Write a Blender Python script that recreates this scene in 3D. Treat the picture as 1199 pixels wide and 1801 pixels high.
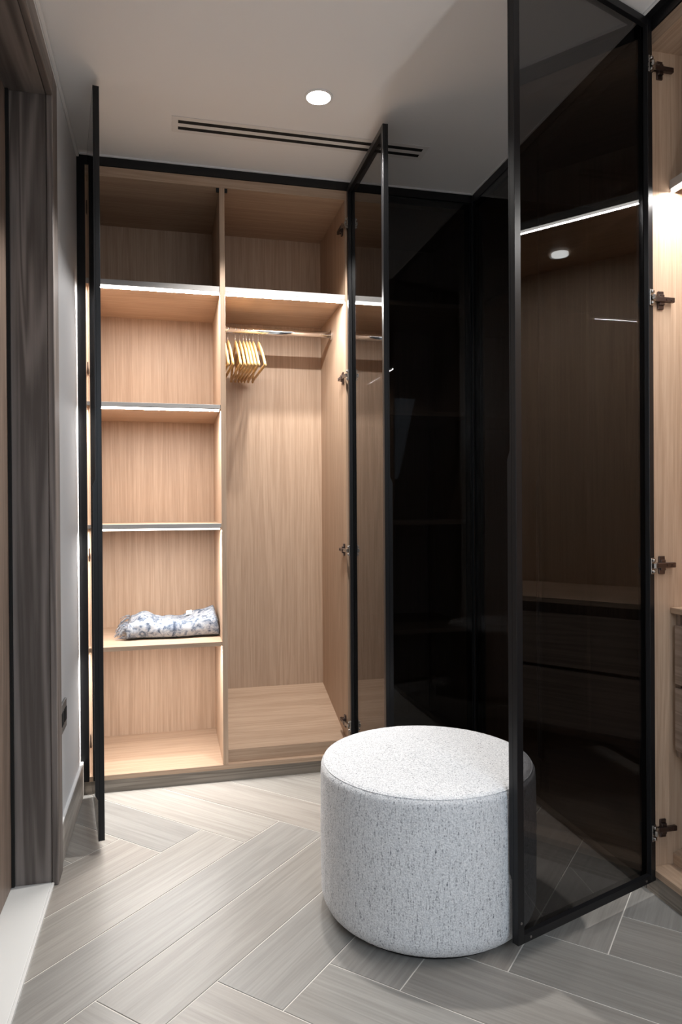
import bpy, math, random
from mathutils import Vector, Matrix
random.seed(7)
for o in list(bpy.data.objects):
    bpy.data.objects.remove(o)
S = bpy.context.scene
COL = S.collection

# ------------------------------------------------------------------ camera
XL, YB, XR, H = -0.358, 3.030, 1.364, 2.600     # left wall, back fronts, right fronts, ceiling
yaw, pitch, roll = 0.237154863, -0.0043616133, -0.00651645317
fw = Vector((math.sin(yaw)*math.cos(pitch), math.cos(yaw)*math.cos(pitch), math.sin(pitch)))
rt = Vector((math.cos(yaw), -math.sin(yaw), 0)); up = rt.cross(fw)
r2 = rt*math.cos(roll)+up*math.sin(roll); u2 = -rt*math.sin(roll)+up*math.cos(roll)
cd = bpy.data.cameras.new('camera'); cam = bpy.data.objects.new('camera', cd); COL.objects.link(cam)
cd.sensor_fit = 'VERTICAL'; cd.sensor_height = 36; cd.lens = 1244.008*36/1801; cd.clip_start = .02
cam.matrix_world = Matrix(((r2.x, u2.x, -fw.x, 0), (r2.y, u2.y, -fw.y, 0), (r2.z, u2.z, -fw.z, 1.15438), (0, 0, 0, 1)))
S.camera = cam

# ------------------------------------------------------------------ world, lamps, exposure
w = bpy.data.worlds.new('world'); S.world = w; w.use_nodes = True
w.node_tree.nodes['Background'].inputs[0].default_value = (.7, .8, 1, 1)
w.node_tree.nodes['Background'].inputs[1].default_value = .02
S.view_settings.view_transform = 'Standard'; S.view_settings.look = 'None'
S.view_settings.gamma = 1; S.view_settings.use_curve_mapping = False
S.view_settings.exposure = 0.24
LED_STRENGTH = 285.0
DOWN_W = 95.0
def spot(name, loc, watts, col, angle=150, blend=.45, size=.045):
    l = bpy.data.lights.new(name, 'SPOT'); l.energy = watts; l.color = col
    l.spot_size = math.radians(angle); l.spot_blend = blend; l.shadow_soft_size = size
    o = bpy.data.objects.new(name, l); o.location = loc; COL.objects.link(o); return o
# added cool fill light behind the camera; the wall there has no opening
l = bpy.data.lights.new('cool_fill', 'AREA'); l.shape = 'RECTANGLE'; l.size = 1.3; l.size_y = 1.9; l.energy = 11; l.spread = math.radians(84); l.color = (.70, .85, 1.0)
o = bpy.data.objects.new('cool_fill', l); o.location = (.95, -1.25, 1.45); o.rotation_euler = (math.radians(62), 0, math.radians(6)); COL.objects.link(o)

# added upward fill spot, unseen behind the camera, to brighten the ceiling
u = spot('ceiling_fill', (1.22, -.60, 1.0), 42, (.97, .985, 1.0), 137, .2, .08); u.rotation_euler = (math.pi, 0, 0)

# ------------------------------------------------------------------ materials
def mat(name):
    m = bpy.data.materials.new(name); m.use_nodes = True
    nt = m.node_tree; b = nt.nodes['Principled BSDF']; return m, nt, b
def N(nt, t, **k):
    n = nt.nodes.new(t)
    for a, v in k.items(): setattr(n, a, v)
    return n
def plain(name, col, rough=.5, metal=0., spec=.5, bump=0., bscale=200.):
    m, nt, b = mat(name)
    b.inputs['Base Color'].default_value = (*col, 1); b.inputs['Roughness'].default_value = rough
    b.inputs['Metallic'].default_value = metal; b.inputs['Specular IOR Level'].default_value = spec
    # faint procedural unevenness
    tc = N(nt, 'ShaderNodeTexCoord'); no = N(nt, 'ShaderNodeTexNoise'); no.inputs['Scale'].default_value = bscale
    nt.links.new(tc.outputs['Object'], no.inputs['Vector'])
    mr = N(nt, 'ShaderNodeMapRange'); mr.inputs[3].default_value = max(0, rough-.04); mr.inputs[4].default_value = rough+.04
    nt.links.new(no.outputs['Fac'], mr.inputs[0]); nt.links.new(mr.outputs[0], b.inputs['Roughness'])
    if bump:
        bp = N(nt, 'ShaderNodeBump'); bp.inputs['Strength'].default_value = bump; bp.inputs['Distance'].default_value = .002
        nt.links.new(no.outputs['Fac'], bp.inputs['Height']); nt.links.new(bp.outputs[0], b.inputs['Normal'])
    return m
def emit(name, col, s):
    m, nt, b = mat(name); nt.nodes.remove(b)
    e = N(nt, 'ShaderNodeEmission'); e.inputs[0].default_value = (*col, 1); e.inputs[1].default_value = s
    nt.links.new(e.outputs[0], nt.nodes['Material Output'].inputs[0]); return m
def wood(name, axis, dark, light, rough=.5, fine=150., coarse=14., contrast=(.3, .72), rings=.35, tone=None, spec=.4, bump=.08, along=.035):
    """procedural wood: long fibres plus cathedral rings running along one object axis"""
    m, nt, b = mat(name); L = nt.links.new
    tc = N(nt, 'ShaderNodeTexCoord'); oi = N(nt, 'ShaderNodeObjectInfo')
    off = N(nt, 'ShaderNodeVectorMath', operation='SCALE'); cmb = N(nt, 'ShaderNodeCombineXYZ')
    for i in range(3): L(oi.outputs['Random'], cmb.inputs[i])
    L(cmb.outputs[0], off.inputs[0]); off.inputs['Scale'].default_value = 37.
    add = N(nt, 'ShaderNodeVectorMath', operation='ADD'); L(tc.outputs['Object'], add.inputs[0]); L(off.outputs[0], add.inputs[1])
    mp = N(nt, 'ShaderNodeMapping'); sc = [1, 1, 1]; sc['xyz'.index(axis)] = along; mp.inputs['Scale'].default_value = sc
    L(add.outputs[0], mp.inputs['Vector'])
    n1 = N(nt, 'ShaderNodeTexNoise'); n1.inputs['Scale'].default_value = fine; n1.inputs['Detail'].default_value = 4; n1.inputs['Roughness'].default_value = .65
    n2 = N(nt, 'ShaderNodeTexNoise'); n2.inputs['Scale'].default_value = coarse; n2.inputs['Detail'].default_value = 3; n2.inputs['Distortion'].default_value = .6
    L(mp.outputs[0], n1.inputs['Vector']); L(mp.outputs[0], n2.inputs['Vector'])
    # rings: sine of the coarse field
    mul = N(nt, 'ShaderNodeMath', operation='MULTIPLY'); mul.inputs[1].default_value = 60.; L(n2.outputs['Fac'], mul.inputs[0])
    sn = N(nt, 'ShaderNodeMath', operation='SINE'); L(mul.outputs[0], sn.inputs[0])
    mr = N(nt, 'ShaderNodeMapRange'); mr.inputs[1].default_value = -1; mr.inputs[2].default_value = 1; L(sn.outputs[0], mr.inputs[0])
    mx = N(nt, 'ShaderNodeMix'); mx.inputs[0].default_value = rings; L(n1.outputs['Fac'], mx.inputs[2]); L(mr.outputs[0], mx.inputs[3])
    mx2 = N(nt, 'ShaderNodeMix'); mx2.inputs[0].default_value = .3; L(mx.outputs[0], mx2.inputs[2]); L(n2.outputs['Fac'], mx2.inputs[3])
    cr = N(nt, 'ShaderNodeValToRGB'); cr.color_ramp.elements[0].position = contrast[0]; cr.color_ramp.elements[1].position = contrast[1]
    cr.color_ramp.elements[0].color = (*dark, 1); cr.color_ramp.elements[1].color = (*light, 1); L(mx2.outputs[0], cr.inputs[0])
    out = cr.outputs[0]
    if tone:     # per-piece tone: piece's own random tints it
        r3 = N(nt, 'ShaderNodeValToRGB'); e = r3.color_ramp.elements; e[0].color = (*tone[0], 1); e[1].color = (*tone[-1], 1)
        for i, c in enumerate(tone[1:-1]):
            q = e.new((i+1)/(len(tone)-1)); q.color = (*c, 1)
        L(oi.outputs['Random'], r3.inputs[0])
        mm = N(nt, 'ShaderNodeMix', data_type='RGBA', blend_type='MULTIPLY'); mm.inputs[0].default_value = 1
        L(out, mm.inputs[6]); L(r3.outputs[0], mm.inputs[7]); out = mm.outputs[2]
    L(out, b.inputs['Base Color'])
    b.inputs['Roughness'].default_value = rough; b.inputs['Specular IOR Level'].default_value = spec
    bp = N(nt, 'ShaderNodeBump'); bp.inputs['Strength'].default_value = bump; bp.inputs['Distance'].default_value = .001
    L(n1.outputs['Fac'], bp.inputs['Height']); L(bp.outputs[0], b.inputs['Normal'])
    return m
def smoked_glass(name, tint):
    """tinted pane: see-through by its own colour, mirror part by Schlick on the true angle (both faces)"""
    m, nt, b = mat(name); nt.nodes.remove(b); L = nt.links.new
    g = N(nt, 'ShaderNodeNewGeometry'); d = N(nt, 'ShaderNodeVectorMath', operation='DOT_PRODUCT')
    L(g.outputs['Incoming'], d.inputs[0]); L(g.outputs['Normal'], d.inputs[1])
    ab = N(nt, 'ShaderNodeMath', operation='ABSOLUTE'); L(d.outputs['Value'], ab.inputs[0])
    om = N(nt, 'ShaderNodeMath', operation='SUBTRACT'); om.inputs[0].default_value = 1; L(ab.outputs[0], om.inputs[1])
    pw = N(nt, 'ShaderNodeMath', operation='POWER'); pw.inputs[1].default_value = 5; L(om.outputs[0], pw.inputs[0])
    fr = N(nt, 'ShaderNodeMath', operation='MULTIPLY_ADD'); fr.inputs[1].default_value = .957; fr.inputs[2].default_value = .043; L(pw.outputs[0], fr.inputs[0])
    tr = N(nt, 'ShaderNodeBsdfTransparent'); tr.inputs[0].default_value = (*tint, 1)
    gl = N(nt, 'ShaderNodeBsdfGlossy'); gl.inputs['Roughness'].default_value = 0.0; gl.inputs[0].default_value = (1, 1, 1, 1)
    mx = N(nt, 'ShaderNodeMixShader'); L(fr.outputs[0], mx.inputs[0]); L(tr.outputs[0], mx.inputs[1]); L(gl.outputs[0], mx.inputs[2])
    L(mx.outputs[0], nt.nodes['Material Output'].inputs[0]); return m

OAK = dict(dark=(.345, .225, .148), light=(.575, .42, .305), rough=.5, fine=240., coarse=16., rings=.18, contrast=(.25, .77), along=.022)
M = {}
M['oak_z'] = wood('oak_upright', 'z', **OAK)
M['oak_x'] = wood('oak_across', 'x', **OAK)
M['oak_y'] = wood('oak_depth', 'y', **OAK)
TAUPE = dict(dark=(.095, .080, .073), light=(.24, .21, .195), rough=.5, fine=110., coarse=9., rings=.5)
M['taupe_z'] = wood('taupe_upright', 'z', **TAUPE)
M['taupe_y'] = wood('taupe_along', 'y', **TAUPE)
M['mid_z'] = wood('brown_oak_upright', 'z', (.23, .165, .125), (.40, .30, .24))
M['mid_y'] = wood('brown_oak_along', 'y', (.23, .165, .125), (.40, .30, .24))
M['leaf'] = wood('door_leaf_wood', 'z', (.16, .115, .09), (.30, .225, .18), rough=.45)
GREY = dict(dark=(.155, .13, .105), light=(.30, .26, .22), rough=.45)
M['grey_x'] = wood('grey_wood_across', 'x', **GREY)
M['grey_y'] = wood('grey_wood_along', 'y', **GREY)
M['tile'] = wood('wood_look_tile', 'x', (.222, .212, .20), (.375, .363, .348), rough=.38, fine=150., coarse=8., rings=.2, contrast=(.25, .76), spec=.5, bump=.05,
                 along=.04, tone=((.80, .82, .82), (.98, .97, .95), (1.06, 1.0, .94), (.86, .86, .84), (1.08, 1.05, 1.0)))
M['grout'] = plain('grout', (.70, .67, .62), .8)
M['white'] = plain('white_paint', (.86, .87, .88), .6, bump=.03, bscale=400)
M['ceil'] = plain('ceiling_paint', (.83, .83, .83), .7, bump=.03, bscale=400)
M['black'] = plain('black_anodised', (.008, .008, .009), .36, spec=.32)
M['blackdeep'] = plain('black_void', (.004, .004, .004), .8)
M['chrome'] = plain('chrome', (.82, .83, .85), .12, 1.)
M['steel'] = plain('nickel', (.42, .40, .38), .28, 1.)
M['bronze'] = plain('bronze_nickel', (.15, .12, .115), .30, 1.)
M['alu'] = plain('led_profile', (.36, .345, .335), .5, 0.)
M['marble'] = plain('white_stone', (.74, .75, .74), .3)
M['socket'] = plain('socket_grey', (.16, .155, .15), .35)
M['ventwhite'] = plain('vent_white', (.76, .75, .74), .5)
M['hangerwood'] = wood('hanger_wood', 'x', (.55, .34, .13), (.74, .50, .24), rough=.3)
M['led'] = emit('led_glow', (1., .975, .945), LED_STRENGTH)
M['led_lip'] = emit('led_lip_glow', (1., .955, .90), 5.)
M['lens'] = emit('lamp_lens', (1., .97, .93), 18.)
M['puck'] = emit('puck_glow', (1., 1., .97), 7.)
M['glass'] = smoked_glass('smoked_glass', (.44, .44, .445))
M['paper'] = plain('paper_tag', (.85, .85, .83), .7)

def boucle():
    m, nt, b = mat('boucle'); L = nt.links.new
    tc = N(nt, 'ShaderNodeTexCoord')
    n1 = N(nt, 'ShaderNodeTexNoise'); n1.inputs['Scale'].default_value = 260; n1.inputs['Detail'].default_value = 3
    L(tc.outputs['Object'], n1.inputs['Vector'])
    mp = N(nt, 'ShaderNodeMapping'); mp.inputs['Scale'].default_value = (1, 1, .10); L(tc.outputs['Object'], mp.inputs[0])
    n2 = N(nt, 'ShaderNodeTexNoise'); n2.inputs['Scale'].default_value = 330; n2.inputs['Detail'].default_value = 2; L(mp.outputs[0], n2.inputs[0])
    n3 = N(nt, 'ShaderNodeTexNoise'); n3.inputs['Scale'].default_value = 210; n3.inputs['Detail'].default_value = 4; L(tc.outputs['Object'], n3.inputs[0])
    cr = N(nt, 'ShaderNodeValToRGB'); e = cr.color_ramp.elements
    e[0].position = .32; e[0].color = (.15, .16, .185, 1); e[1].position = .47; e[1].color = (.80, .81, .825, 1)
    mx = N(nt, 'ShaderNodeMix'); mx.inputs[0].default_value = .5; L(n2.outputs[0], mx.inputs[2]); L(n3.outputs[0], mx.inputs[3])
    L(mx.outputs[0], cr.inputs[0])
    cr2 = N(nt, 'ShaderNodeValToRGB'); e = cr2.color_ramp.elements
    e[0].position = .33; e[0].color = (.68, .69, .71, 1); e[1].position = .65; e[1].color = (1, 1, 1, 1); L(n1.outputs[0], cr2.inputs[0])
    mm = N(nt, 'ShaderNodeMix', data_type='RGBA', blend_type='MULTIPLY'); mm.inputs[0].default_value = 1
    L(cr.outputs[0], mm.inputs[6]); L(cr2.outputs[0], mm.inputs[7]); L(mm.outputs[2], b.inputs['Base Color'])
    b.inputs['Roughness'].default_value = .95; b.inputs['Specular IOR Level'].default_value = .1
    b.inputs['Sheen Weight'].default_value = .25
    bp = N(nt, 'ShaderNodeBump'); bp.inputs['Strength'].default_value = .55; bp.inputs['Distance'].default_value = .003
    L(n1.outputs[0], bp.inputs['Height']); L(bp.outputs[0], b.inputs['Normal']); return m
M['boucle'] = boucle()
def throw_mat():
    m, nt, b = mat('woven_throw'); L = nt.links.new
    tc = N(nt, 'ShaderNodeTexCoord')
    n1 = N(nt, 'ShaderNodeTexNoise'); n1.inputs['Scale'].default_value = 38; n1.inputs['Detail'].default_value = 5; n1.inputs['Distortion'].default_value = 1.2
    L(tc.outputs['Object'], n1.inputs[0])
    cr = N(nt, 'ShaderNodeValToRGB'); e = cr.color_ramp.elements
    e[0].position = .33; e[0].color = (.055, .075, .12, 1); e[1].position = .60; e[1].color = (.42, .44, .47, 1)
    q = e.new(.44); q.color = (.17, .205, .265, 1); q = e.new(.50); q.color = (.31, .34, .39, 1); L(n1.outputs[0], cr.inputs[0])
    wv = N(nt, 'ShaderNodeTexNoise'); wv.inputs['Scale'].default_value = 420; L(tc.outputs['Object'], wv.inputs[0])
    mr = N(nt, 'ShaderNodeMapRange'); mr.inputs[1].default_value = .3; mr.inputs[2].default_value = .7; mr.inputs[3].default_value = .72; mr.inputs[4].default_value = 1.05; L(wv.outputs[0], mr.inputs[0])
    mm = N(nt, 'ShaderNodeMix', data_type='RGBA', blend_type='MULTIPLY'); mm.inputs[0].default_value = 1
    L(cr.outputs[0], mm.inputs[6]); L(mr.outputs[0], mm.inputs[7]); L(mm.outputs[2], b.inputs['Base Color'])
    b.inputs['Roughness'].default_value = .9
    bp = N(nt, 'ShaderNodeBump'); bp.inputs['Strength'].default_value = .4; bp.inputs['Distance'].default_value = .002
    L(wv.outputs[0], bp.inputs['Height']); L(bp.outputs[0], b.inputs['Normal']); return m
M['throw'] = throw_mat()

# ------------------------------------------------------------------ mesh helpers (everything is modelled in world metres)
WM = {}                                   # world matrix of every root / part (parents are never scaled)
def wmat(o): return WM.get(o.name, Matrix.Identity(4))
class MB:
    def __init__(s): s.v = []; s.f = []
    def add(s, vs, fs):
        n = len(s.v); s.v += [Vector(p) for p in vs]; s.f += [tuple(i+n for i in f) for f in fs]; return s
    def box(s, x0, x1, y0, y1, z0, z1, c=0.):
        """box with an optional small chamfer"""
        return s.obox(Vector(((x0+x1)/2, (y0+y1)/2, (z0+z1)/2)), Vector((1, 0, 0)), Vector((0, 1, 0)), Vector((0, 0, 1)), abs(x1-x0)/2, abs(y1-y0)/2, abs(z1-z0)/2, c)
    def obox(s, o, ax, ay, az, hx, hy, hz, c=0.):
        o, ax, ay, az = map(Vector, (o, ax, ay, az))
        P = lambda a, b, d: o+ax*a+ay*b+az*d
        if ax.cross(ay).dot(az) < 0: ay = -ay
        if c <= 0:
            vs = [P(a*hx, b*hy, d*hz) for d in (-1, 1) for b in (-1, 1) for a in (-1, 1)]
            return s.add(vs, [(0, 2, 3, 1), (4, 5, 7, 6), (0, 1, 5, 4), (2, 6, 7, 3), (0, 4, 6, 2), (1, 3, 7, 5)])
        import itertools
        idx = {}; vs = []
        for a, b, d in itertools.product((-1, 1), repeat=3):
            for k in range(3):
                q = [a*(hx-c), b*(hy-c), d*(hz-c)]; q[k] = (a, b, d)[k]*(hx, hy, hz)[k]
                idx[(a, b, d, k)] = len(vs); vs.append(P(*q))
        fs = []
        def face(ids):
            cen = sum((vs[i] for i in ids), Vector())/len(ids)
            n = (vs[ids[1]]-vs[ids[0]]).cross(vs[ids[2]]-vs[ids[0]])
            fs.append(tuple(ids) if n.dot(cen-o) > 0 else tuple(reversed(ids)))
        for k in range(3):
            i, j = [t for t in range(3) if t != k]
            for sg in (-1, 1):
                ids = []
                for (p, q) in ((-1, -1), (1, -1), (1, 1), (-1, 1)):
                    t = [0, 0, 0]; t[k] = sg; t[i] = p; t[j] = q; ids.append(idx[(*t, k)])
                face(ids)
            for p in (-1, 1):
                for q in (-1, 1):
                    t0 = [0, 0, 0]; t0[i] = p; t0[j] = q; a0 = t0[:]; a1 = t0[:]; a0[k] = -1; a1[k] = 1
                    face([idx[(*a0, i)], idx[(*a1, i)], idx[(*a1, j)], idx[(*a0, j)]])
        for a, b, d in itertools.product((-1, 1), repeat=3): face([idx[(a, b, d, k)] for k in range(3)])
        return s.add(vs, fs)
    def prism(s, pts, d):
        """closed outline (3-D points) pushed along d"""
        n = len(pts); a = [Vector(p) for p in pts]; d = Vector(d); b = [p+d for p in a]
        nn = Vector()
        for i in range(n): nn += a[i].cross(a[(i+1) % n])
        if nn.dot(d) > 0: a, b = b, a
        fs = [tuple(range(n)), tuple(range(2*n-1, n-1, -1))]+[((i+1) % n, i, n+i, n+(i+1) % n) for i in range(n)]
        return s.add(a+b, fs)
    def tube(s, pts, r, seg=10, cap=True):
        pts = [Vector(p) for p in pts]; rs = r if isinstance(r, (list, tuple)) else [r]*len(pts)
        t = (pts[1]-pts[0]).normalized(); ref = Vector((0, 0, 1)) if abs(t.z) < .9 else Vector((1, 0, 0))
        nrm = t.cross(ref).normalized(); vs = []
        for i, p in enumerate(pts):
            q = (pts[min(i+1, len(pts)-1)]-pts[max(i-1, 0)]).normalized()
            nrm = (nrm-q*nrm.dot(q)).normalized(); bn = q.cross(nrm)
            for k in range(seg):
                a = 2*math.pi*k/seg; vs.append(p+(nrm*math.cos(a)+bn*math.sin(a))*rs[i])
        m = len(pts); fs = [(i*seg+k, i*seg+(k+1) % seg, (i+1)*seg+(k+1) % seg, (i+1)*seg+k) for i in range(m-1) for k in range(seg)]
        if cap: fs += [tuple(range(seg-1, -1, -1)), tuple((m-1)*seg+k for k in range(seg))]
        return s.add(vs, fs)
    def lathe(s, cx, cy, prof, seg=64):
        m = len(prof); vs = []
        for r, z in prof:
            for k in range(seg):
                a = 2*math.pi*k/seg; vs.append((cx+r*math.cos(a), cy+r*math.sin(a), z))
        fs = [(i*seg+k, i*seg+(k+1) % seg, (i+1)*seg+(k+1) % seg, (i+1)*seg+k) for i in range(m-1) for k in range(seg)]
        fs += [tuple(range(seg-1, -1, -1)), tuple((m-1)*seg+k for k in range(seg))]
        return s.add(vs, fs)
    def build(s, name, m, parent=None, smooth=False, origin=None, kind=None, label=None):
        me = bpy.data.meshes.new(name); o = bpy.data.objects.new(name, me); COL.objects.link(o)
        base = wmat(parent) if parent else Matrix.Identity(4)
        mw = Matrix.Translation(origin) if (origin is not None and not parent) else base.copy()
        inv = mw.inverted()
        me.from_pydata([inv @ v for v in s.v], [], s.f); me.update()
        if smooth:
            for p in me.polygons: p.use_smooth = True
        me.materials.append(m if not isinstance(m, str) else M[m])
        if parent: o.parent = parent; o.matrix_basis = Matrix.Identity(4)
        else: o.matrix_world = mw
        WM[o.name] = mw
        if kind: o['kind'] = kind
        if label: o['label'] = label
        return o
def box(name, m, x0, x1, y0, y1, z0, z1, parent=None, c=0., **k): return MB().box(x0, x1, y0, y1, z0, z1, c).build(name, m, parent, **k)
def thing(name, loc, label, cat, group=None):
    o = bpy.data.objects.new(name, None); COL.objects.link(o); o.location = loc; o.empty_display_size = .05
    WM[o.name] = Matrix.Translation(loc); o['label'] = label; o['category'] = cat
    if group: o['group'] = group
    return o
def tag(o, label, cat, group=None):
    o['label'] = label; o['category'] = cat
    if group: o['group'] = group
    return o
def structure(o): o['kind'] = 'structure'; return o

# ------------------------------------------------------------------ the setting
YF, XE, YE = -1.30, 1.990, 3.600              # wall behind camera, right end, back end
floor = structure(box('floor', 'grout', XL-.002, XE, YF, YE, -.06, -.0016))
structure(box('ceiling', 'ceil', XL-.26, XE+.1, YF-.1, YE+.1, H, H+.08))
DY0, DY1, DZ = 1.38, 2.326, 2.432             # doorway in the left wall
b = MB().box(XL-.25, XL, DY1+.02, YE, 0, H).box(XL-.25, XL, YF, DY0-.02, 0, H).box(XL-.25, XL, DY0-.02, DY1+.02, DZ+.02, H)
structure(b.build('wall_left', 'white'))
structure(box('wall_back', 'white', XL-.25, XE+.1, YE, YE+.1, 0, H))
structure(box('wall_right', 'white', XE, XE+.1, YF, YE, 0, H))
structure(box('wall_front', 'white', XL-.25, XE+.1, YF-.1, YF, 0, H))
structure(box('trim_1', 'ceil', XL, XL+.011, DY1-1.6, YB, H-.016, H-.004, c=.002))
structure(box('trim_2', 'ceil', XL+.012, XR, YB-.008, YB-.0005, H-.006, H-.0005))
structure(box('trim_3', 'ceil', XR-.008, XR-.0005, .4, YB-.009, H-.006, H-.0005))
M['base_y'] = wood('pale_grey_wood', 'y', (.30, .275, .25), (.46, .43, .395), rough=.45)
structure(box('baseboard_left', 'base_y', XL, XL+.011, 2.416, YB-.002, 0, .130, c=.003))
structure(box('trim_4', 'ceil', XL, XL+.011, 2.416, YB-.002, .1305, .138, c=.002))

# floor tiles, herringbone at 45 degrees, every tile a piece of its own
W, LT = .1997, 1.198
def clip(poly, ax, lim, sgn):
    out = []
    for i in range(len(poly)):
        a, c = poly[i], poly[(i+1) % len(poly)]; da, dc = sgn*(a[ax]-lim), sgn*(c[ax]-lim)
        if da >= 0: out.append(a)
        if (da >= 0) != (dc >= 0):
            t = da/(da-dc); out.append((a[0]+(c[0]-a[0])*t, a[1]+(c[1]-a[1])*t))
    return out
R = math.sqrt(.5)
U0, V0 = 1.9105, .3675
def tile(u0, u1, v0, v1, alongu):
    g = .0017
    poly = [((u-v)*R, (u+v)*R) for u, v in ((u0+g, v0+g), (u1-g, v0+g), (u1-g, v1-g), (u0+g, v1-g))]
    for ax, lim, sg in ((0, XL+.002, 1), (0, XR+.045, -1), (1, YF, 1), (1, YB+.025, -1)):
        poly = clip(poly, ax, lim, sg)
        if len(poly) < 3: return
    area = abs(sum(poly[i][0]*poly[(i+1) % len(poly)][1]-poly[(i+1) % len(poly)][0]*poly[i][1] for i in range(len(poly))))/2
    if area < .0004: return
    c = Vector((sum(p[0] for p in poly)/len(poly), sum(p[1] for p in poly)/len(poly), 0))
    ang = math.radians(45 if alongu else -45)
    rot = Matrix.Rotation(ang, 4, 'Z'); inv = rot.inverted()
    loc = [inv @ (Vector((p[0], p[1], 0))-c) for p in poly]
    n = len(loc)
    if sum(loc[i].x*loc[(i+1) % n].y-loc[(i+1) % n].x*loc[i].y for i in range(n)) < 0: loc.reverse()
    e = .0008; ins = []
    for i in range(n):                      # inset ring for the arris
        p, a, d = loc[i], loc[i-1], loc[(i+1) % n]
        q = ((a-p).normalized()+(d-p).normalized()); q = q.normalized() if q.length > 1e-6 else Vector()
        ins.append(p+q*e*1.4)
    vs = [(p.x, p.y, -.012) for p in loc]+[(p.x, p.y, -.0008) for p in loc]+[(p.x, p.y, 0) for p in ins]
    fs = [tuple(range(2*n, 3*n)), tuple(range(n-1, -1, -1))]
    for k in range(2): fs += [(k*n+i, k*n+(i+1) % n, (k+1)*n+(i+1) % n, (k+1)*n+i) for i in range(n)]
    me = bpy.data.meshes.new('tile'); me.from_pydata(vs, [], fs); me.update(); me.materials.append(M['tile'])
    o = bpy.data.objects.new('tile', me); COL.objects.link(o); o.parent = floor
    o.matrix_basis = Matrix.Translation(c) @ rot
for m_ in range(-4, 4):
    for k in range(-14, 15):
        su, sv = U0-k*W+m_*LT, V0+k*W+m_*LT
        tile(su, su+LT, sv, sv+W, True)
        tile(su, su+W, sv-LT, sv, False)

# the doorway on the left: lining, architrave, leaf, stone threshold
dr = structure(box('door_1', 'leaf', XL-.157, XL-.117, DY0+.004, DY1-.004, .012, DZ-.004, c=.001))
b = MB().box(XL-.24, XL-.004, DY1, DY1+.020, 0, DZ, .001); lin = b.build('door_lining', 'taupe_z', dr)
box('door_lining', 'taupe_z', XL-.24, XL-.004, DY0-.02, DY0, 0, DZ, dr, .001)
box('door_lining', 'taupe_y', XL-.24, XL-.004, DY0-.02, DY1+.02, DZ, DZ+.02, dr, .001)
box('architrave', 'taupe_z', XL-.003, XL+.0165, DY1-.003, DY1+.086, 0, DZ+.078, dr, .0025)
box('architrave', 'taupe_z', XL-.003, XL+.0165, DY0-.086, DY0+.003, 0, DZ+.078, dr, .0025)
box('architrave', 'taupe_y', XL-.003, XL+.0165, DY0+.003, DY1-.003, DZ-.003, DZ+.078, dr, .0025)
b = MB().box(XL-.117, XL-.108, DY1-.012, DY1, .012, DZ, .001).box(XL-.117, XL-.108, DY0, DY0+.012, .012, DZ, .001); b.build('door_stop', 'blackdeep', dr)
st = structure(box('trim_5', 'marble', XL-.24, XL-.0045, DY0, DY1, -.01, .010, c=.0015))
box('edge_strip', 'marble', XL-.0043, XL+.0035, DY0, DY1-.003, -.01, .0105, st, .0015)

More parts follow.
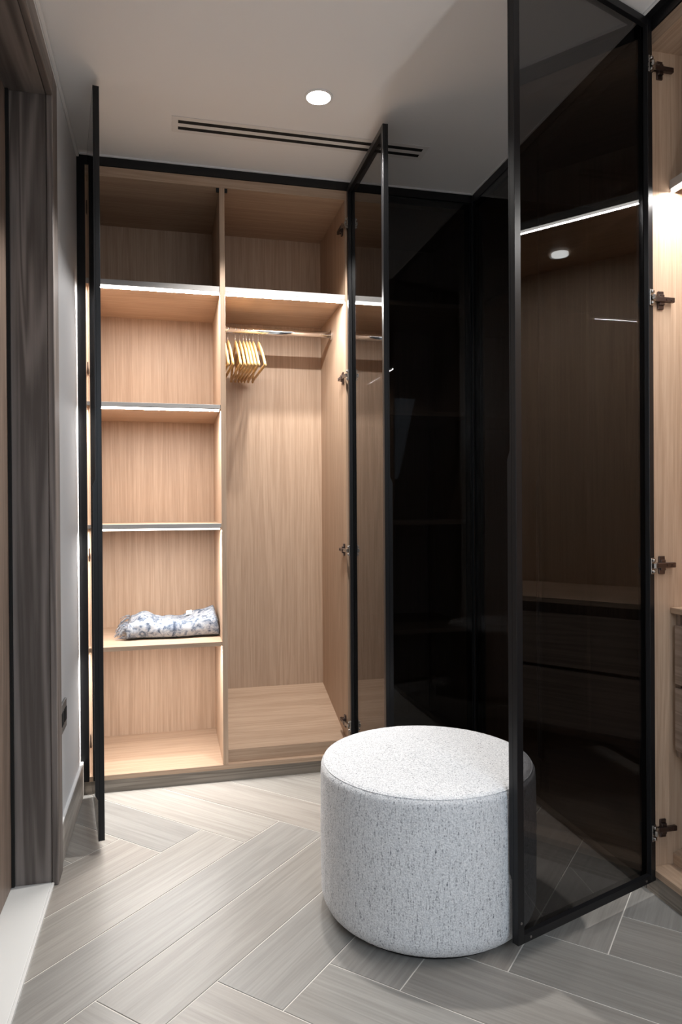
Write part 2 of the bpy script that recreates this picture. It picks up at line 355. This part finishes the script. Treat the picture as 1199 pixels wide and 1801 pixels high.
# ------------------------------------------------------------------ cupboards
FR = .022                                      # width of the black door frame
def door(parent, hx, hy, d, e, wdt, z0, z1, hinges=(), cab=None, lip=(.19, 1.27), screws=False):
    """d: unit vector along the leaf from its hinge edge, e: unit vector to the outside; (hx,hy) hinge end of the INNER face"""
    d = Vector((*d, 0)).normalized(); e = Vector((*e, 0)).normalized(); z = Vector((0, 0, 1)); o = Vector((hx, hy, 0))
    def bx(mb, s0, s1, e0, e1, a, c_, ch=.0008):
        return mb.obox(o+d*(s0+s1)/2+e*(e0+e1)/2+z*(a+c_)/2, d, e, z, abs(s1-s0)/2, abs(e1-e0)/2, abs(c_-a)/2, ch)
    f = MB(); t = .0155
    bx(f, 0, FR, 0, t, z0, z1); bx(f, wdt-FR, wdt, 0, t, z0, z1); bx(f, FR, wdt-FR, 0, t, z0, z0+FR); bx(f, FR, wdt-FR, 0, t, z1-FR, z1)
    bx(f, wdt-.003, wdt, t, .0205, z0, z1, 0); bx(f, 0, .003, t, .0205, z0, z1, 0); bx(f, .003, wdt-.003, t, .0205, z1-.003, z1, 0); bx(f, .003, wdt-.003, t, .0205, z0, z0+.003, 0)
    D = f.build('door', 'black', parent)
    p = MB(); bx(p, .0035, wdt-.0035, t+.0004, .0203, z0+.0035, z1-.0035, 0); p.build('pane', 'glass', D)
    if lip:
        h = MB(); q = o+d*(wdt-.009)
        prof = [(lip[0], .0205), (lip[0]+.016, .0295), (lip[1]-.022, .0295), (lip[1], .0205)]
        h.prism([q+e*b_+z*a for a, b_ in prof], d*.009); h.build('handle', 'black', D)
    if screws:
        for s_, a in ((wdt-.011, z0+.055), (wdt-.045, z0+.011), (.045, z0+.011), (wdt-.011, z1-.055)):
            c_ = o+d*s_+z*a; k = MB().tube([c_-e*.0014, c_+e*.001], .0035, 10); k.build('screw', 'steel', D)
    for zz in hinges:
        k = MB()
        bx(k, .002, .020, -.004, 0, zz-.024, zz+.024, .001)                     # flange on the leaf
        bx(k, .005, .017, -.010, -.003, zz-.021, zz-.012, .002); bx(k, .005, .017, -.010, -.003, zz+.012, zz+.021, .002)
        cp, ci, cn = Vector(cab[0]), Vector(cab[1]), Vector(cab[2])             # point on cupboard side, direction inwards, its normal
        A = o+d*.010-e*.010+z*zz; B = cp+ci*.018+cn*.012+z*zz
        q = (B-A).normalized(); k.obox((A+B)/2, q, z, q.cross(z), (B-A).length/2+.004, .0075, .004, .001)
        k.build('hinge', 'steel', D)
        k = MB(); c_ = cp+z*zz
        k.obox(c_+ci*.046+cn*.012, ci, z, cn, .034, .0075, .006, .0015)           # arm
        k.obox(c_+ci*.040+cn*.0035, ci, z, cn, .010, .027, .0035, .0015)          # cross plate
        k.obox(c_+ci*.040+cn*.0085, ci, z, cn, .0085, .016, .0045, .0015)
        for s_ in (.052, .068): k.tube([c_+ci*s_+cn*.0175, c_+ci*s_+cn*.0195], .0035, 8)
        k.build('hinge_plate', 'bronze', D)
    return D
def led(parent, x0, x1, y0, y1, z0, z1, front):
    """light strip let into a shelf: the diffuser shows on the underside and on a narrow front lip (front = outward unit vector)"""
    o = MB().box(x0, x1, y0, y1, z0, z1).build('led_strip', 'alu', parent); o.data.materials.append(M['led']); o.data.materials.append(M['led_lip'])
    for p in o.data.polygons:
        if p.normal.z < -.5: p.material_index = 1
        elif p.normal.dot(Vector(front)) > .5: p.material_index = 2
    return o

# --- the open cupboard on the back wall
wr = thing('wardrobe', (.2, YB+.27, 0), 'tall open oak wardrobe with two lit bays, facing the camera at the back', 'wardrobe')
XI, X2, ZI = -.325, .759, 2.517                # inner left face, inner right face, underside of the top
BK = 3.558
box('back_panel', 'oak_z', XI-.02, X2+.02, BK, BK+.010, .05, ZI+.02, wr)
box('side_panel', 'oak_z', XI-.018, XI, YB+.004, BK, .05, ZI+.04, wr)
box('side_panel', 'oak_z', X2, X2+.018, YB+.004, BK, .05, ZI+.04, wr)
box('divider', 'oak_z', .212, .234, YB+.002, BK, .0715, ZI, wr, .0008)
box('top_panel', 'oak_x', XI, X2, YB+.003, BK, ZI, ZI+.04, wr)
box('floor_panel', 'oak_x', XI-.018, X2+.018, YB+.002, BK, .051, .071, wr, .0008)
box('plinth', 'grey_x', XL+.0115, X2+.018, YB+.006, YB+.024, 0, .050, wr)
b = MB().box(XL+.001, X2+.018, YB, YB+.02, 2.559, H-.001).box(XL+.001, XI-.001, YB, YB+.02, .052, 2.559); b.build('black_fascia', 'black', wr)
for xx in (.2055, .2405): box('door_buffer', 'black', xx-.006, xx+.006, YB+.006, YB+.018, ZI-.016, ZI-.0003, wr, .001)
s = box('shelf', 'oak_x', XI, .2118, YB+.012, BK, 2.080, 2.100, wr); box('led_profile', 'alu', XI, .2116, YB+.006, YB+.0119, 2.078, 2.1, s, .0005); led(s, XI+.040, .2105, YB+.008, YB+.024, 2.068, 2.0775, (0, -1, 0))
s = box('shelf', 'oak_x', .2342, X2, YB+.012, BK, 2.080, 2.100, wr); box('led_profile', 'alu', .2343, X2, YB+.006, YB+.0119, 2.078, 2.1, s, .0005); led(s, .2355, X2-.002, YB+.008, YB+.024, 2.068, 2.0775, (0, -1, 0))
for zt in (1.599, 1.096):
    s = box('shelf', 'oak_x', XI, .2118, YB+.012, BK, zt-.018, zt, wr); box('led_profile', 'alu', XI, .2116, YB+.006, YB+.0119, zt-.016, zt, s, .0005)
    led(s, XI+.040, .2060, YB+.008, YB+.024, zt-.026, zt-.0185, (0, -1, 0))
s = box('shelf', 'oak_x', XI, .2118, YB+.006, BK, .576, .594, wr, .0006)
led(s, XI+.040, .2100, YB+.018, YB+.030, .5735, .5759, (0, 0, -1))
# raised sloping shoe shelf in the right bay
b = MB().prism([(.2345, YB+.026, .0712), (.2345, YB+.026, .125), (.2345, BK-.001, .262), (.2345, BK-.001, .0712)], (X2-.2347, 0, 0)); b.build('shoe_shelf', 'oak_x', wr)
rod = MB().tube([(.2342, 3.30, 1.985), (X2, 3.30, 1.985)], .0150, 20).build('hanging_rod', 'chrome', wr, smooth=True)
for xx, dx in ((.2342, .008), (X2, -.008)):
    MB().tube([(xx, 3.30, 1.985), (xx+dx, 3.30, 1.985)], .022, 20).build('rod_socket', 'chrome', rod)
HZ = (.205, .972, 1.738, 2.400)
door(wr, -.294, 3.004, (.072, -.5), (-.5, -.072), .515, .045, 2.574, HZ, ((XI, YB+.004, 0), (0, 1, 0), (1, 0, 0)), lip=(.183, 1.26))
door(wr, .761, 3.006, (0, -1), (1, 0), .539, .045, 2.555, HZ, ((X2, YB+.004, 0), (0, 1, 0), (-1, 0, 0)))

# --- closed cupboard in the back right corner
cw = thing('wardrobe', (1.07, YB+.27, 0), 'narrow closed cupboard with a black glass door in the back right corner', 'wardrobe')
x0, x1 = X2+.020, XR+.03
b = MB().box(x0, x1, BK, BK+.01, .05, ZI+.04).box(x0, x0+.018, YB+.025, BK, .05, ZI+.04).box(x1-.018, x1, YB+.025, BK, .05, ZI+.04).box(x0+.018, x1-.018, YB+.025, BK, ZI, ZI+.04).box(x0+.018, x1-.018, YB+.025, BK, .051, .071)
b.build('body', 'oak_z', cw)
box('plinth', 'grey_x', X2+.02, XR-.001, YB+.026, YB+.04, 0, .050, cw)
for zt in (2.1, 1.6, 1.1, .6): box('shelf', 'oak_x', x0+.0185, x1-.0185, YB+.04, BK-.001, zt-.02, zt, cw)
b = MB().box(X2+.0185, XR-.0005, YB, YB+.02, 2.559, H-.001).box(XR-.008, XR+.0005, YB-.004, YB+.02, .05, 2.559); b.build('black_fascia', 'black', cw)
door(cw, XR-.010, YB+.0225, (-1, 0), (0, -1), .560, .045, 2.555, (), lip=None)

# --- closed cupboard along the right wall
rw = thing('wardrobe', (1.65, 2.45, 0), 'closed cupboard with two tall black glass doors along the right wall', 'wardrobe')
y0, y1 = 1.862, YB-.002
RX = 1.950
b = MB().box(RX, RX+.01, y0, y1, .05, ZI+.04).box(1.389, RX, y0, y0+.014, .05, ZI+.04).box(1.41, RX, y1-.018, y1, .05, ZI+.04).box(1.389, RX, y0+.014, y1-.018, ZI, ZI+.04).box(1.389, RX, y0+.014, y1-.018, .051, .071)
b.build('body', 'oak_z', rw)
box('plinth', 'grey_y', XR+.028, XR+.044, 1.862, YB-.0, 0, .050, rw)
box('black_fascia', 'black', XR+.0005, XR+.021, 1.862, YB-.001, 2.559, H-.001, rw)
box('shelf', 'oak_y', 1.42, RX-.001, y0+.0145, y1-.0185, 2.08, 2.10, rw)
door(rw, XR+.021, 1.851, (0, 1), (-1, 0), .582, .045, 2.555, ())
door(rw, XR+.021, YB-.006, (0, -1), (-1, 0), .586, .045, 2.555, ())

# --- open cupboard on the right, its door swung into the room
ow = thing('wardrobe', (1.65, 1.35, 0), 'open lit wardrobe at the right edge with a tall black glass door swung out', 'wardrobe')
PY = 1.840
ye = .905
box('side_panel', 'oak_z', 1.392, RX, PY, PY+.020, .05, 2.557, ow)
box('divider', 'oak_z', 1.392, RX, ye-.02, ye, .0715, ZI, ow)
box('side_panel', 'oak_z', 1.392, RX, .40, .42, .05, 2.557, ow)
box('back_panel', 'oak_z', RX, RX+.010, .40, PY+.02, .05, 2.557, ow)
box('top_panel', 'oak_y', 1.392, RX, .42, PY, ZI, 2.557, ow)
box('floor_panel', 'oak_y', 1.392, RX, .42, PY, .056, .076, ow, .0008)
box('plinth', 'grey_y', XR+.030, XR+.046, .40, 1.86, 0, .055, ow)
LX = 1.468
box('black_fascia', 'black', XR+.0005, XR+.021, .42, 1.861, 2.594, H-.001, ow)
box('black_fascia', 'black', XR+.024, XR+.0405, .42, 1.861, 2.559, H-.001, ow)
for a, c_ in ((ye+.0005, PY-.0005), (.4205, ye-.0205)):
    s = box('shelf', 'oak_y', LX+.006, RX, a, c_, 2.112, 2.136, ow); box('led_profile', 'alu', LX, LX+.0058, a, c_, 2.110, 2.136, s)
    led(s, LX+.002, LX+.013, a+.003, c_-.003, 2.100, 2.1095, (-1, 0, 0))
    if c_ > 1: MB().tube([(1.773, 1.419, 2.1119), (1.773, 1.419, 2.102)], .031, 28).build('puck_light', 'puck', s, label='round white puck light')
b = MB().prism([(1.470, ye+.001, .0765), (1.470, ye+.001, .110), (RX-.001, ye+.001, .24), (RX-.001, ye+.001, .0765)], (0, PY-ye-.002, 0)); b.build('shoe_shelf', 'oak_y', ow)
door(ow, 1.3935, 1.8185, (-.5435, -.1885), (-.1885, .5435), .578, .045, 2.592, (.190, .980, 1.772, 2.458), ((1.392, PY, 0), (1, 0, 0), (0, -1, 0)), lip=(.205, 1.30), screws=True)

# --- drawer unit inside it
du = thing('drawer_unit', (1.7, 1.37, .43), 'oak drawer unit with a thick worktop inside the lit wardrobe at the right edge', 'drawers')
dx = 1.463
box('worktop', 'oak_y', dx, RX-.002, ye+.002, PY-.002, .834, .852, du, .001)
b = MB().box(dx+.020, RX-.002, PY-.020, PY-.002, .400, .8335).box(dx+.020, RX-.002, ye+.002, ye+.020, .400, .8335).box(dx+.06, RX-.002, ye+.02, PY-.02, .400, .416)
b.box(dx+.05, dx+.06, ye+.02, PY-.02, .416, .8335)
b.build('body', 'mid_z', du)
for a, c_ in ((.425, .612), (.624, .800)):
    f = box('drawer', 'mid_y', dx+.004, dx+.022, ye+.022, PY-.014, a, c_, du, .0012)
    # recessed grip along the top of the front
    MB().box(dx+.0225, dx+.045, ye+.022, PY-.014, c_-.02, c_-.016).build('finger_grip', 'bronze', f)

# ------------------------------------------------------------------ pouf
PC = (.7235, 1.952)
pf = thing('pouf', (*PC, 0), 'round pale grey boucle pouf standing on the floor beside the open glass door', 'pouf')
prof = []
rm, ht = .3085, .437
for i in range(9):                     # soft lower edge
    a = math.pi/2*i/8; prof.append((rm-.040+.040*math.sin(a), .014+.052*(1-math.cos(a))))
for i in range(1, 24): prof.append((rm+.0015*math.sin(math.pi*i/24), .066+(.405-.066)*i/24))
for i in range(0, 9):
    a = math.pi/2*i/8; prof.append((rm-.026+.026*math.cos(a), .405+.026*math.sin(a)))
for i in range(1, 10): t = i/10.; prof.append(((rm-.026)*(1-t)+.002*t, .431+.006*math.sin(t*math.pi/2)))
seg = 220; mb = MB(); mb.lathe(*PC, prof, seg)
for v in mb.v:                        # slight nubbly unevenness of the loops
    n = Vector((v.x-PC[0], v.y-PC[1], 0)); k = random.uniform(-.0007, .0007)
    if n.length > .05: v += n.normalized()*k
    v.z += random.uniform(-.0004, .0004)
mb.build('cover', M['boucle'], pf, smooth=True)
MB().lathe(*PC, [(.262, 0), (.266, .003), (.266, .013), (.262, .0139)], 96).build('base', 'blackdeep', pf, label='dark recessed base')
# stitched seam where side and top meet
MB().tube([(PC[0]+(rm-.0085)*math.cos(2*math.pi*i/160), PC[1]+(rm-.0085)*math.sin(2*math.pi*i/160), .4242) for i in range(161)], .0016, 6).build('seam', M['boucle'], pf, smooth=True)

# ------------------------------------------------------------------ folded throw on the lower shelf
tw = thing('folded_throw', (.02, 3.29, .594), 'folded white and blue patterned throw with a fringe on the lower left shelf', 'throw')
mb = MB(); nx, nc = 60, 40; rows = []
TX0, TX1 = -.186, .203
def hgt(t): # height along its length
    return .074+.022*math.exp(-((t-.17)/.10)**2)+.034*max(0, (t-.62)/.38)**1.4*(1-.15*max(0, (t-.93)/.07))
for i in range(nx+1):
    t = i/nx; x = TX0+(TX1-TX0)*t; h = hgt(t); row = []
    yf, yb_ = 3.152+.006*math.sin(t*9), 3.42
    endk = 1-.35*max(0, (abs(t-.5)-.47)/.03)
    for j in range(nc):
        a = 2*math.pi*j/nc; ca, sa = math.cos(a), math.sin(a)
        sx = math.copysign(abs(ca)**.42, ca); sz = math.copysign(abs(sa)**.55, sa)
        y = (yf+yb_)/2+(yb_-yf)/2*sx; z = .5952+h*endk*(sz*.5+.5)
        if sz > 0:
            z += .010*sz*math.sin(7*t+3*sx)*math.exp(-abs(sx)) + .004*math.sin(23*t+5*sx)*sz
            z += .012*max(0, sx)*max(0, sz)*(t > .6)*(t-.6)/.4
        # layered folds on the front edge
        y += .0022*math.cos(z*520)*(sx < -.4)
        row.append(Vector((x+.004*math.sin(z*90+j), y, max(z, .5945))))
    rows.append(row)
vs = [p for r in rows for p in r]
fs = [(i*nc+j, (i+1)*nc+j, (i+1)*nc+(j+1) % nc, i*nc+(j+1) % nc) for i in range(nx) for j in range(nc)]
fs += [tuple(range(nc)), tuple(nx*nc+j for j in range(nc-1, -1, -1))]
mb.add(vs, fs); mb.build('cloth', M['throw'], tw, smooth=True)
fr = MB(); rr = random.Random(3)
for k in range(70):
    y = 3.16+.25*rr.random(); z = .60+.075*rr.random()**1.2
    L_ = .030+.025*rr.random(); p0 = Vector((TX0+.004, y, z)); dy = rr.uniform(-.02, .012); drop = rr.uniform(.2, 1.)
    pts = [p0+Vector((-L_*q, dy*q, .006*math.sin(q*3)-drop*(z-.597)*q**1.6*.9)) for q in (0, .35, .7, 1.)]
    for q in pts: q.z = max(q.z, .5965)
    fr.tube(pts, [.0018, .0016, .0013, .0008], 4)
o = fr.build('fringe', M['throw'], tw, kind='stuff')
b = MB().obox((.082, 3.335, .682), (1, .1, .1), (0, .5, 1), (0, -1, .5), .013, .009, .0006); b.build('care_tag', 'paper', tw, label='small white care tag')

# ------------------------------------------------------------------ wooden hangers
def hanger(first=True):
    h = thing('clothes_hanger', (.41, 3.30, 1.985), 'blond wooden clothes hanger on the chrome rod of the tall bay', 'hanger', 'wooden hangers on the rod')
    b = MB()
    # shaped arms: section follows a curve from tip to tip along y
    pts = []; K = 22
    for i in range(K+1):
        t = -1+2*i/K; y = .208*t
        zc = 1.918-.125*abs(t)**1.35-.004*abs(t)**6; pts.append((y, zc, .0200-.009*abs(t), .0058-.001*(1-abs(t))))
    vs = []; seg = 10
    for y, zc, hh, hw in pts:
        for k in range(seg):
            a = 2*math.pi*k/seg; vs.append((.41+hw*math.cos(a), 3.30+y, zc+hh*math.sin(a)))
    fs = [(i*seg+k, (i+1)*seg+k, (i+1)*seg+(k+1) % seg, i*seg+(k+1) % seg) for i in range(K) for k in range(seg)]
    fs += [tuple(range(seg)), tuple(K*seg+k for k in range(seg-1, -1, -1))]
    b.add(vs, fs); b.build('arms', 'hangerwood', h, smooth=True)
    MB().tube([(.41, 3.30-.196, 1.789), (.41, 3.30+.196, 1.789)], .0058, 10).build('trouser_bar', 'hangerwood', h, smooth=True)
    r = .0172; hk = [(.41, 3.30, 1.932), (.41, 3.30, 1.952), (.41, 3.308, 1.962)]
    for i in range(11):
        a = math.radians(-55+i*24.5); hk.append((.41, 3.30+r*math.cos(a), 1.985+r*math.sin(a)))
    MB().tube(hk, .0015, 8).build('hook', 'chrome', h, smooth=True)
    return h
h0 = hanger()
hx = [(.2480, .012), (.2660, .02), (.3000, .015), (.3190, .01), (.3360, .01), (.3505, .01), (.3650, .01), (.3815, .005), (.4060, .02)]
names = ['closest to the divider, almost hidden', 'second from the divider', 'third from the divider, after a gap', 'fourth from the divider', 'middle one of the nine',
         'fourth from the free right end', 'third from the free right end', 'second from the free right end', 'outermost at the free right end']
for i, (x, rz) in enumerate(hx):
    if i == 0: h = h0
    else:
        h = h0.copy(); COL.objects.link(h)
        for ch in list(h0.children):
            c = ch.copy(); c.parent = h; COL.objects.link(c)
    h.location = (x, 3.30, 1.985); h.rotation_euler = (0, 0, rz)
    h['label'] = 'blond wooden hanger on the chrome rod, '+names[i]

# ------------------------------------------------------------------ ceiling fittings and the socket
LP = (.517, 2.434)
dl = thing('downlight', (*LP, H), 'round lit downlight recessed in the ceiling', 'light')
MB().lathe(*LP, [(.042, H-.0005), (.050, H-.0005), (.0495, H-.0035), (.043, H-.004), (.0415, H-.003)], 48).build('trim_ring', 'ventwhite', dl, smooth=False)
MB().lathe(*LP, [(.0005, H-.0060), (.020, H-.0058), (.034, H-.0050), (.0412, H-.0042)], 48).build('lens', 'lens', dl, label='glowing lens')
spot('downlight_lamp', (LP[0], LP[1], H-.02), DOWN_W, (1., .965, .92), 124, .22, .04)
vt = thing('air_vent', (.52, 2.722, H), 'long white ceiling air vent with two black slots', 'vent')
vx0, vx1, vy0, vy1 = .017, 1.020, 2.668, 2.778
b = MB()
for ya, yb2 in ((vy0, 2.690), (2.712, 2.735), (2.757, vy1)): b.box(vx0, vx1, ya, yb2, H-.0024, H-.0003, .0006)
b.box(vx0, .040, 2.690, 2.712, H-.0024, H-.0003).box(vx0, .040, 2.735, 2.757, H-.0024, H-.0003).box(1.000, vx1, 2.690, 2.712, H-.0024, H-.0003).box(1.000, vx1, 2.735, 2.757, H-.0024, H-.0003)
b.build('face_plate', 'ventwhite', vt)
for ya, yb2 in ((2.690, 2.712), (2.735, 2.757)): box('slot', 'blackdeep', .040, 1.000, ya, yb2, H-.0020, H-.0002, vt, label='black slot')
sk = thing('wall_socket', (XL, 2.515, .466), 'dark grey socket plate low on the white left wall beside the door casing', 'socket')
box('plate', 'socket', XL+.0004, XL+.0085, 2.452, 2.580, .418, .514, sk, .0015)
for yy in (2.484, 2.548):
    box('insert', 'blackdeep', XL+.0086, XL+.0105, yy-.022, yy+.022, .444, .488, sk, .0008)
